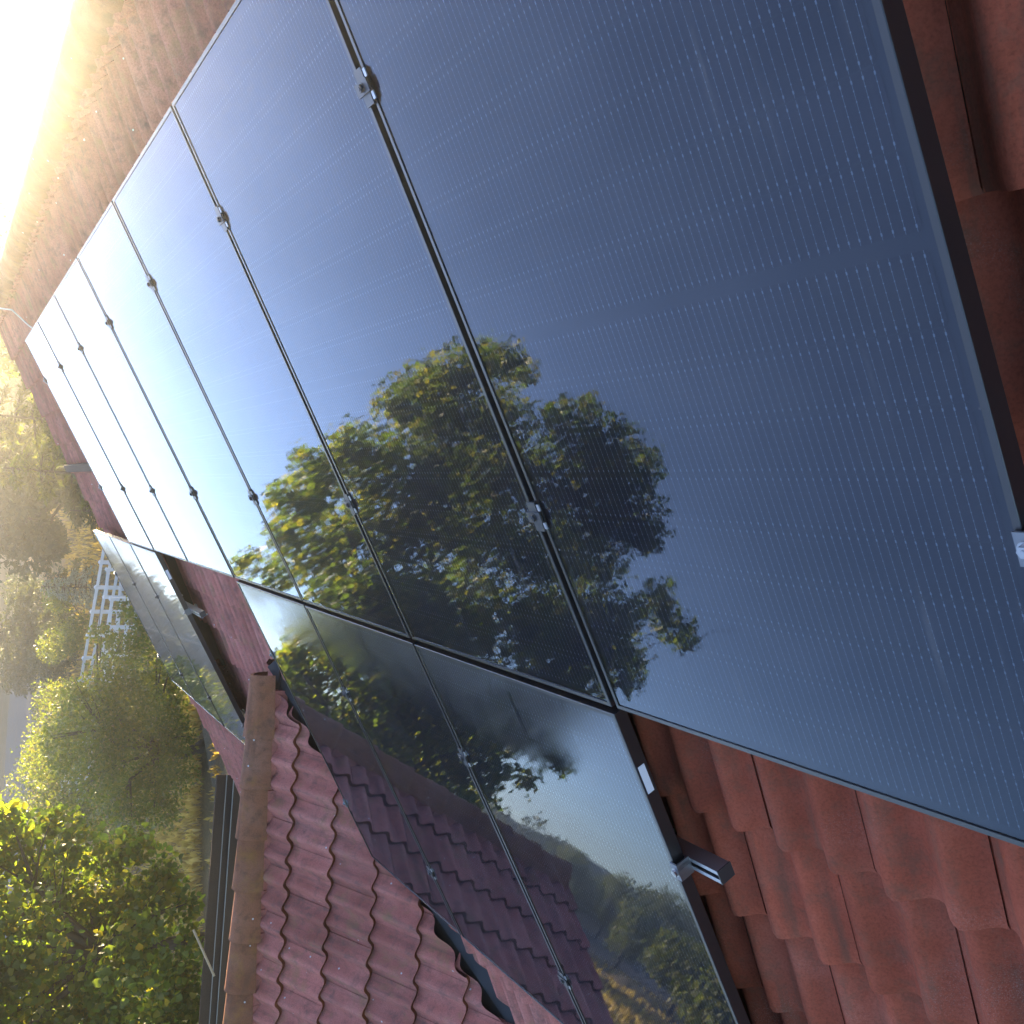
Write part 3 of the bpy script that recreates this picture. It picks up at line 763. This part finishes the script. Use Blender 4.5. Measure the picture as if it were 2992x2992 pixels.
def tree(name, label, base, clusters, n, smin, smax, leafmat, kind, trunk_r, crotch, nt=7, group=None, cat='tree', extra=None, **kw):
    root = empty(name, base); tag(root, label, cat, group)
    b = Vector(base)
    cl = np.asarray(clusters, float)
    idx = rng.permutation(len(cl))[:nt]
    mb = limbs(base, 0, [cl[i, :3] for i in idx], crotch, trunk_r)
    tr = mb.build('trunk', M_BARK, root); tr.location = -b
    P, Nn, Ax, sz = cloud(cl, n, smin, smax, **kw)
    if extra: P, Nn, Ax, sz = extra(P, Nn, Ax, sz, root, b)
    V, F = leaf_arrays(P - np.array(b), Nn, Ax, sz, kind)
    o = obj('crown', mesh_np('crown', V, F, leafmat), root)
    return root

# the big broad-leaved tree beside the house (its top is seen only mirrored in the panels)
BIG = [(15.9, 6.05, 5.43, 0.66), (16.29, 6.66, 6.16, 0.53), (16.91, 7.51, 6.55, 0.31), (17.23, 5.96, 5.11, 0.59), (16.44, 5.4, 4.21, 0.46), (16.65, 6.55, 4.59, 0.95), (16.53, 7.4, 5.36, 0.75), (15.61, 8.22, 5.79, 0.48), (16.21, 8.87, 6.7, 0.25), (14.68, 8.74, 5.49, 0.82), (15.2, 9.91, 5.83, 0.59), (15.25, 10.39, 5.12, 0.76), (14.89, 10.68, 4.7, 0.43), (15.88, 9.72, 4.9, 0.98), (16.84, 8.84, 4.94, 1.0), (17.83, 8.25, 4.52, 1.02), (16.14, 6.59, 3.34, 0.91), (17.5, 5.98, 3.3, 0.8), (17.53, 5.33, 3.08, 0.42), (16.76, 5.06, 2.26, 0.6), (16.19, 4.86, 1.53, 0.53), (17.94, 5.52, 1.19, 0.42), (17.02, 4.99, 0.26, 0.32), (16.87, 5.47, 0.35, 0.4), (18.24, 6.34, 1.33, 0.87), (17.14, 6.64, 2.11, 0.94), (16.52, 7.32, 2.6, 0.93), (17.04, 8.66, 3.21, 0.98), (14.48, 8.55, 3.08, 0.82), (15.89, 10.42, 3.93, 0.82), (16.61, 6.48, 0.5, 0.55), (15.46, 6.67, 0.87, 0.76), (16.8, 8.28, 1.47, 0.84), (17.09, 9.57, 1.97, 0.83), (14.69, 9.37, 1.95, 0.79), (15.45, 10.73, 2.54, 0.8), (14.51, 10.67, 3.0, 0.57), (14.88, 11.71, 3.83, 0.49), (14.46, 12.16, 3.55, 0.43), (13.8, 12.05, 3.26, 0.23), (15.09, 11.8, 2.61, 0.54), (14.51, 11.79, 2.11, 0.29), (15.18, 11.26, 1.92, 0.64), (15.77, 10.81, 0.23, 0.59), (14.69, 10.94, 0.35, 0.51), (14.8, 11.6, 0.26, 0.31), (15.1, 11.35, -0.4, 0.29), (14.53, 10.1, -0.59, 0.44), (16.76, 9.85, 0.43, 0.87), (15.96, 8.15, 0.22, 0.75), (16.55, 7.38, -0.1, 0.56), (16.24, 6.45, -0.37, 0.44), (15.94, 10.03, -0.34, 0.63), (15.61, 8.49, -0.52, 0.6), (15.1, 11.0, 1.4, .5), (14.9, 11.2, 2.6, .5), (15.2, 10.6, 1.2, .6), (15.0, 10.3, .9, .6), (14.6, 10.9, 1.1, .42), (15.4, 10.2, 2.2, .8)]
LOW = [(17.53, 7.06, -1.03, 0.54), (16.09, 6.88, -1.61, 0.5), (16.69, 7.22, -2.38, 0.46), (16.49, 7.15, -2.84, 0.26), (16.61, 7.7, -3.17, 0.4), (15.88, 7.93, -3.46, 0.29), (15.61, 8.51, -3.53, 0.29), (17.12, 7.88, -1.37, 0.74), (17.07, 8.07, -2.11, 0.74), (16.38, 8.14, -2.77, 0.66), (16.86, 9.14, -3.49, 0.55), (15.18, 7.92, -0.94, 0.73), (17.05, 8.97, -1.96, 0.82), (14.86, 8.34, -2.44, 0.73), (16.54, 9.75, -3.7, 0.48), (16.07, 9.31, -1.28, 0.85), (15.9, 9.53, -2.27, 0.85), (16.84, 10.31, -3.39, 0.78), (15.82, 10.02, -3.84, 0.34), (17.44, 7.41, -0.34, 0.74), (14.87, 7.37, -0.11, 0.82), (15.46, 8.63, -0.28, 0.93), (16.28, 6.37, -0.76, 0.28), (16.44, 6.53, -1.37, 0.25), (16.62, 6.78, -2.78, 0.12), (16.99, 7.11, -2.56, 0.2), (15.28, 6.96, 0.5, 0.83), (15.38, 8.21, 0.51, 0.98), (16.24, 7.84, 1.06, 0.96), (16.21, 10.64, -1.87, 1.02), (16.35, 11.16, -3.08, 0.91), (15.9, 10.24, -0.85, 0.99), (14.64, 9.12, 0.11, 0.91), (15.99, 8.87, 1.07, 0.96), (15.49, 10.65, -3.59, 0.54)]
single_leaf = {}
def loose_leaves(P, Nn, Ax, sz, root, b):
    """the leaves that show largest become parts of their own"""
    d = P - np.array(CAM); dist = np.linalg.norm(d, axis=1); az = np.degrees(np.arctan2(d[:, 1], d[:, 0])); el = np.degrees(np.arcsin(d[:, 2] / dist))
    seen = np.where((az > 14) & (az < 27) & (el < -4) & (el > -16))[0]
    pick = seen[np.argsort(dist[seen] / sz[seen])[:270]]
    V, F = leaf_arrays(np.zeros((1, 3)), np.array([[0, 0, 1.]]), np.array([[0, 1., 0]]), np.ones(1), 'broad')
    meg = mesh_np('leaf', V, F, M_LEAF); mey = mesh_np('leaf', V, F, M_LEAFY)
    for i in pick:
        yel = (20.5 < az[i] < 25.5 and -11.5 < el[i] < -6.5 and random.random() < .16)
        o = obj('leaf', mey if yel else meg, root)
        s = np.cross(Nn[i], Ax[i]); s /= np.linalg.norm(s); ax = np.cross(s, Nn[i])
        Mx = Matrix(((s[0], ax[0], Nn[i][0]), (s[1], ax[1], Nn[i][1]), (s[2], ax[2], Nn[i][2]))).to_4x4()
        o.matrix_basis = Matrix.Translation(Vector(P[i]) - b) @ Mx @ Matrix.Scale(float(sz[i]) * (1.25 if yel else 1.05), 4)
        if yel: o['label'] = 'yellow autumn leaf'
    keep = np.ones(len(P), bool); keep[pick] = False
    return P[keep], Nn[keep], Ax[keep], sz[keep]
tree('broadleaf_tree', 'tall tree with large heart shaped bright green leaves beside the gutter', (16.0, 8.7, GZ), BIG + LOW, 70000, .07, .135, M_LEAF, 'broad', .13, (16.0, 8.6, -2.2), 16,
     extra=loose_leaves, droop=.55, hollow=.1, lump=.34)

def blob(az, el, d, r): p = sphere_xy(az, el, d); return (p.x, p.y, p.z, r)
# fruit tree on the drive
AP = [blob(a, e_, 26.5 + rng.uniform(-1.4, 1.2), r) for a, e_, r in
      [(14.2, -6.6, .55), (12.2, -7.2, .6), (10.4, -8.4, .6), (8.8, -9.2, .55), (7.2, -10.0, .45), (9.8, -10.4, .7), (11.6, -9.4, .85), (13.4, -8.6, .85), (15.2, -8.2, .7), (16.6, -9.0, .6), (17.6, -9.8, .5),
       (16.2, -10.6, .7), (14.6, -10.4, .85), (12.8, -10.9, .8), (11.0, -11.4, .65), (9.4, -11.6, .4), (13.6, -12.0, .5), (15.4, -12.0, .55), (17.4, -11.4, .5), (8.0, -8.0, .35), (6.6, -9.0, .3), (11.0, -6.9, .35), (13.3, -5.9, .3)]]
ab = at(14.1, 27.0)
tree('fruit_tree', 'low spreading fruit tree with small yellow green leaves behind the gutter', tuple(ab), AP, 20000, .08, .125, M_APPLE, 'oval', .16, tuple(ab + Vector((0, .1, 1.0))), 12, droop=.2, hollow=.2, lump=.2)
# bushes at the road
def bush(name, label, az, d, w, h, n, leafmat, s0, s1, kind='oval', group=None, cat='bush'):
    c = at(az, d); cl = []
    for _ in range(9):
        cl.append((c.x + rng.uniform(-.5, .5) * w, c.y + rng.uniform(-.5, .5) * w, GZ + h * rng.uniform(.3, .78), .30 * min(w, h) * rng.uniform(.7, 1.15)))
    tree(name, label, tuple(c), cl, n, s0, s1, leafmat, kind, .05 * h ** .5, tuple(c + Vector((0, 0, h * .25))), 5, group=group, cat=cat, hollow=.3)
bush('round_bush', 'rounded olive bush at the road edge left of the broad leaved tree', 12.6, 43, 4.2, 3.0, 7000, M_APPLE, .09, .15)
bush('round_bush', 'taller bush right at the picture edge between road and broad leaved tree', 15.4, 40, 4.0, 3.6, 7000, M_APPLE, .09, .15)
bush('round_bush', 'dark bush standing in front of the pale road', 8.6, 52, 3.0, 2.4, 5000, M_DARKL, .09, .15)
bush('round_bush', 'yellowish bush above the fence next to the blue spruce', 7.3, 47, 3.0, 2.3, 5000, M_APPLE, .09, .14)
# conifers and trees behind the far verge
def conifer(name, label, az, d, h, w, n, leafmat, s0, s1, group=None, whorl=.42):
    c = at(az, d); root = empty(name, c); tag(root, label, 'tree', group)
    MB().tube([(0, 0, -.1), (0, 0, h * .5), (0, 0, h * .97)], [h * .013, h * .009, h * .002], 7).build('trunk', M_BARK, root)
    P, Nn, Ax = [], [], []
    br = MB(); z = h * .10
    while z < h * .97:
        ln = w * .5 * (1 - z / h) ** .75
        for q in range(5):
            th = rng.uniform(0, 2 * math.pi); l_ = ln * rng.uniform(.7, 1.15) + .1
            tip = np.array([math.cos(th) * l_, math.sin(th) * l_, -.18 * l_ + rng.normal() * .05])
            o0 = np.array([0, 0, z + rng.uniform(-.15, .15)])
            br.tube([o0, o0 + tip * .5 + np.array([0, 0, .04 * l_]), o0 + tip], [.03, .02, .006], 4, False)
            k = max(6, int(n * l_ / (w * 60)))
            t = rng.random(k) ** .6
            P.append(o0 + tip * t[:, None] + rng.normal(size=(k, 3)) * np.array([.09, .09, .06]) * (l_ * .6 + .2))
            Nn.append(unit(rng.normal(size=(k, 3)) * .7 + np.array([0, 0, 1.])))
            Ax.append(unit(np.array([math.cos(th), math.sin(th), -.25]) + rng.normal(size=(k, 3)) * .65))
        z += whorl * rng.uniform(.7, 1.2)
    br.build('branch', M_BARK, root)
    P, Nn, Ax = map(np.concatenate, (P, Nn, Ax))
    V, F = leaf_arrays(P, Nn, Ax, s0 + (s1 - s0) * rng.random(len(P)), 'needle')
    obj('crown', mesh_np('crown', V, F, leafmat), root)
conifer('conifer_tree', 'feathery yellow green conifer directly behind the middle of the far verge', -0.7, 20, 5.6, 3.3, 42000, M_CONIF, .10, .18)
conifer('conifer_tree', 'feathery conifer behind the upper end of the far verge', -3.4, 24, 6.1, 4.2, 42000, M_CONIF, .11, .20)
conifer('conifer_tree', 'conifer with drooping boughs just above the glinting panel corner', 1.3, 22, 4.2, 1.6, 20000, M_CONIF, .10, .17)
conifer('conifer_tree', 'dark conifer standing between the two feathery ones', -1.2, 28, 6.3, 4.6, 36000, M_DARKL, .17, .3)
conifer('conifer_tree', 'shaded conifer behind the drooping boughs', -0.6, 31, 5.6, 3.4, 30000, M_DARKL, .17, .3)
conifer('conifer_tree', 'dark conifer in the haze at the upper left picture edge', -8.5, 48, 8.0, 6.5, 30000, M_DARKL, .2, .36)
conifer('blue_spruce', 'small pale blue spruce behind the white fence', 5.4, 44.5, 2.6, 2.0, 12000, M_SPRUCE, .10, .17, whorl=.25)
conifer('dark_spruce', 'dark green spruce left of the blue spruce at the dirt bank', 4.9, 50, 2.0, 2.4, 12000, M_DARKL, .14, .24)
conifer('conifer_tree', 'tall dark conifer beyond the white fence', 7.4, 56, 6.4, 4.6, 26000, M_DARKL, .18, .32)
conifer('conifer_tree', 'dark conifer between the fence and the road', 9.4, 74, 6.6, 5.0, 26000, M_DARKL, .2, .34)
bush('dark_bush', 'dark bush behind the blue spruce under the power line', 7.6, 60, 4.2, 3.4, 7000, M_DARKL, .14, .22)
bush('leafless_thicket', 'grey brown thicket by the dirt bank at the left picture edge', 6.4, 62, 2.4, 2.4, 1500, M_DARKL, .08, .14)
# rows of trees further off
wood_cl = []
tl = [('leafy_tree', 'leafy tree in the haze behind the feathery conifers', 0.4, 44, 6.4), ('leafy_tree', 'shaded tree between the conifers and the dirt bank', 0.6, 46, 5.6), ('leafy_tree', 'broad dark tree across the road at the left picture edge', 3.0, 84, 8.5), ('leafy_tree', 'wide dark tree beyond the road above the spruce', 8.0, 104, 9.0), ('leafy_tree', 'hazy tree beside the upper conifers', -6.0, 66, 7.5), ('leafy_tree', 'hazy sunlit tree below the glowing sun corner', -13.0, 60, 7.0), ('leafy_tree', 'hazy tree nearest the sun glow', -20.0, 70, 7.0)]
for nm, lb_, az, d, h in tl:
    c = at(az, d); cl = [(c.x + rng.normal() * h * .22, c.y + rng.normal() * h * .22, GZ + h * rng.uniform(.35, .85), h * rng.uniform(.12, .2)) for _ in range(16)]
    tree(nm, lb_, tuple(c), cl, 9000, .22, .4, M_DARKL, 'oval', .2, tuple(c + Vector((0, 0, h * .3))), 8, hollow=.3)
for lb_, az, d, h in [('leafy tree rising behind the roof ridge just left of the sun glow', -14.0, 22, 6.5), ('leafy tree behind the roof ridge deepest in the sun glow', -19.5, 24, 6.9), ('small leafy tree peeping over the ridge end', -8.6, 27, 6.2), ('leafy tree behind the ridge at the upper picture corner', -25.5, 25, 6.6)]:
    c = at(az, d); cl = [(c.x + rng.normal() * .95, c.y + rng.normal() * .95, GZ + h * rng.uniform(.45, .9), rng.uniform(.5, .85)) for _ in range(22)]
    tree('ridge_tree', lb_, tuple(c), cl, 12000, .10, .2, M_APPLE, 'oval', .12, tuple(c + Vector((0, 0, h * .4))), 8, hollow=.3)
for az in np.arange(-62, 82, 1.55):
    d = rng.uniform(108, 132); h = rng.uniform(5.2, 8.4)
    if -32 < az < -16: h = min(h, 6.2)
    c = at(az, d)
    for _ in range(7): wood_cl.append((c.x + rng.normal() * 1.8, c.y + rng.normal() * 1.8, GZ + h * rng.uniform(.15, .8), h * rng.uniform(.17, .27)))
P, Nn, Ax, sz = cloud(wood_cl, 60000, .45, .85, hollow=.3)
V, F = leaf_arrays(P, Nn, Ax, sz, 'oval'); tag(obj('distant_wood', mesh_np('distant_wood', V, F, M_DARKL)), 'dark distant wood along the horizon', 'wood', kind='stuff')
# side trees seen mirrored in the lower panels
for lb_, az, d, h in [('bushy tree left of the house seen mirrored in the nearest lower panel', 48.5, 44, 5.6), ('smaller tree by the tan path mirrored in the lower panel', 51.5, 34, 5.0), ('tree beyond the tan path mirrored beside the gable ridge', 39.5, 84, 6.2), ('dark tree above the tan bank mirrored past the gable end', 42.0, 92, 6.6), ('wide tree above the road mirrored in the nearest lower panel', 44.6, 96, 7.4), ('low tree at the road bend mirrored in the nearest lower panel', 46.8, 62, 5.0), ('dense tree before the road mirrored in the middle of the nearest lower panel', 43.4, 72, 5.2)]:
    c = at(az, d); cl = [(c.x + rng.normal() * h * .2, c.y + rng.normal() * h * .2, GZ + h * rng.uniform(.3, .8), h * rng.uniform(.13, .2)) for _ in range(14)]
    tree('garden_tree', lb_, tuple(c), cl, 8000, .14, .26, M_CONIF, 'oval', .14, tuple(c + Vector((0, 0, h * .3))), 7, hollow=.3)
# wooded hill and dirt bank
def hill(name, m, az0, az1, d, hgt, width, n=24):
    v = []; f = []
    for i in range(n):
        az = az0 + (az1 - az0) * i / (n - 1); fade = max(0.0, math.sin(math.pi * i / (n - 1))) ** .6
        for q, (dd, hh) in enumerate(((-width, -.1), (-width * .45, .55), (0, 1.0), (width * .7, .7), (width * 1.4, -.1))):
            hz = hgt * hh * fade * (1 + .12 * math.sin(i * 1.7 + q)); v.append(at(az, d + dd, GZ + hz - .05))
    for i in range(n - 1):
        for q in range(4): f.append((i * 5 + q, (i + 1) * 5 + q, (i + 1) * 5 + q + 1, i * 5 + q + 1))
    return tag(link_mesh(name, v, f, m, smooth=True), kind='structure')
hill('wooded_hill', M_HILL, -70, 90, 146, 6.6, 18, 60)
hill('dirt_bank', M_DIRT, 1.6, 6.2, 66, 1.5, 7, 14)
hill('tan_bank', M_DIRT, 43.0, 46.0, 64, .6, 4, 10)
# dry grass near the house
n = 9000
az = rng.uniform(13, 27, n); d = rng.uniform(15.2, 19.5, n) + rng.normal(size=n) * .5
P = np.stack([CAM.x + d * np.cos(np.radians(az)), CAM.y + d * np.sin(np.radians(az)), np.full(n, GZ)], 1)
V, F = leaf_arrays(P, unit(rng.normal(size=(n, 3)) * np.array([1, 1, .1])), unit(rng.normal(size=(n, 3)) * .35 + np.array([0, 0, 1.])), rng.uniform(.2, .5, n), 'needle')
tag(obj('dry_grass', mesh_np('dry_grass', V, F, M_DRYG)), 'dry straw coloured grass beside the house', 'grass', kind='stuff')
n = 2600
az = rng.uniform(12, 24, n); d = rng.uniform(16, 26, n) + rng.normal(size=n) * .3
keep = np.sin(az * 5.1 + d * .9) + np.sin(d * 3.3) > .5; az, d = az[keep], d[keep]; n = len(az)
P = np.stack([CAM.x + d * np.cos(np.radians(az)), CAM.y + d * np.sin(np.radians(az)), np.full(n, GZ + .03)], 1)
V, F = leaf_arrays(P, unit(rng.normal(size=(n, 3)) * np.array([1, 1, .1])), unit(rng.normal(size=(n, 3)) * .5 + np.array([0, 0, 1.])), rng.uniform(.10, .28, n), 'needle')
tag(obj('drive_grass', mesh_np('drive_grass', V, F, M_DRYG)), 'sparse dry tufts growing through the gravel drive', 'grass', kind='stuff')
n = 40000
az = rng.uniform(-8, 50, n); d = 27 + 45 * rng.random(n) ** 1.3
P = np.stack([CAM.x + d * np.cos(np.radians(az)), CAM.y + d * np.sin(np.radians(az)), np.full(n, GZ)], 1)
V, F = leaf_arrays(P, unit(rng.normal(size=(n, 3)) * np.array([1, 1, .1])), unit(rng.normal(size=(n, 3)) * .35 + np.array([0, 0, 1.])), rng.uniform(.15, .42, n), 'needle')
tag(obj('meadow_grass', mesh_np('meadow_grass', V, F, M_DRYG)), 'dry meadow grass across the field', 'grass', kind='stuff')

# ------------------------------------------------------------------ white fence, sign, power line
def fence(label, p0, p1, nbay, h, nrail, gate=False):
    p0, p1 = Vector(p0), Vector(p1); L = (p1 - p0).length; ang = math.atan2(p1.y - p0.y, p1.x - p0.x)
    root = empty('gate' if gate else 'vinyl_fence', p0, (0, 0, ang)); tag(root, label, 'gate' if gate else 'fence')
    for i in range(nbay + 1):
        x = L * i / nbay
        po = MB().box((x - .055, -.055, 0), (x + .055, .055, h)).build('post', M_PVC, root)
        MB().add([(x - .07, -.07, h), (x + .07, -.07, h), (x + .07, .07, h), (x - .07, .07, h), (x, 0, h + .06)], [(0, 3, 2, 1), (0, 1, 4), (1, 2, 4), (2, 3, 4), (3, 0, 4)]).build('post_cap', M_PVC, root)
        if i < nbay:
            for k in range(nrail):
                z = h * (.94 - .80 * k / (nrail - 1)); MB().box((x + .056, -.02, z - .05), (L * (i + 1) / nbay - .056, .02, z + .05)).build('rail', M_PVC, root)
    return root
fence('white vinyl rail fence running behind the fruit tree', at(2.6, 38.2), at(16.5, 48.0), 12, 1.15, 4)
fence('second white rail fence nearer the house than the long one', at(6.0, 36.6), at(10.5, 37.6), 3, 1.05, 4)
fence('white rail gate standing before the long fence', at(4.4, 37.2), at(5.9, 37.4), 1, 1.15, 3, True)
sg = at(3.75, 60, -4.75)
sign = empty('road_sign', (sg.x, sg.y, GZ)); tag(sign, 'blue grey diamond sign on a post before the dirt bank', 'sign')
MB().tube([(0, 0, 0), (0, 0, 1.6)], .03, 6).build('post', M_BARGE, sign)
s_ = .46
MB().prism([(0, 1.05 - s_ * 0), (s_, 1.15 + .36), (0, 1.15 + .80), (-s_, 1.15 + .36)], 0, -.05, -.035).build('sign_plate', mat('blue_plate', (0.16, 0.21, 0.30), .5), sign)
MB().box((-.056, -.30, 1.47), (-.051, .30, 1.54)).build('sign_bar', mat('dark_plate', (0.05, 0.055, 0.07), .5), sign)
pl = [sphere_xy(-2.0, -3.55, 60), sphere_xy(2.0, -3.75, 60), sphere_xy(5.5, -3.85, 60), sphere_xy(8.4, -3.6, 60), sphere_xy(11.5, -2.95, 60), sphere_xy(16, -1.8, 60)]
tag(MB().tube(pl, .035, 5).build('power_line', M_WIRE), 'pale power line sagging across the left picture edge', 'cable')

# ------------------------------------------------------------------ hazy air, made denser to stand in for lens glow round the sun
hz = MB().box((-62, -162, GZ - 1.2), (262, 202, 8.2)).build('haze', M_DECK); tag(hz, kind='stuff')
hm = bpy.data.materials.new('haze_air'); hm.use_nodes = True; ht = hm.node_tree
ht.nodes.remove(ht.nodes['Principled BSDF'])
pv = ht.nodes.new('ShaderNodeVolumePrincipled'); pv.inputs['Color'].default_value = (0.98, 0.96, 0.92, 1)
pv.inputs['Density'].default_value = 0.0037; pv.inputs['Anisotropy'].default_value = 0.93
ht.links.new(pv.outputs[0], ht.nodes['Material Output'].inputs['Volume'])
hz.data.materials.clear(); hz.data.materials.append(hm)
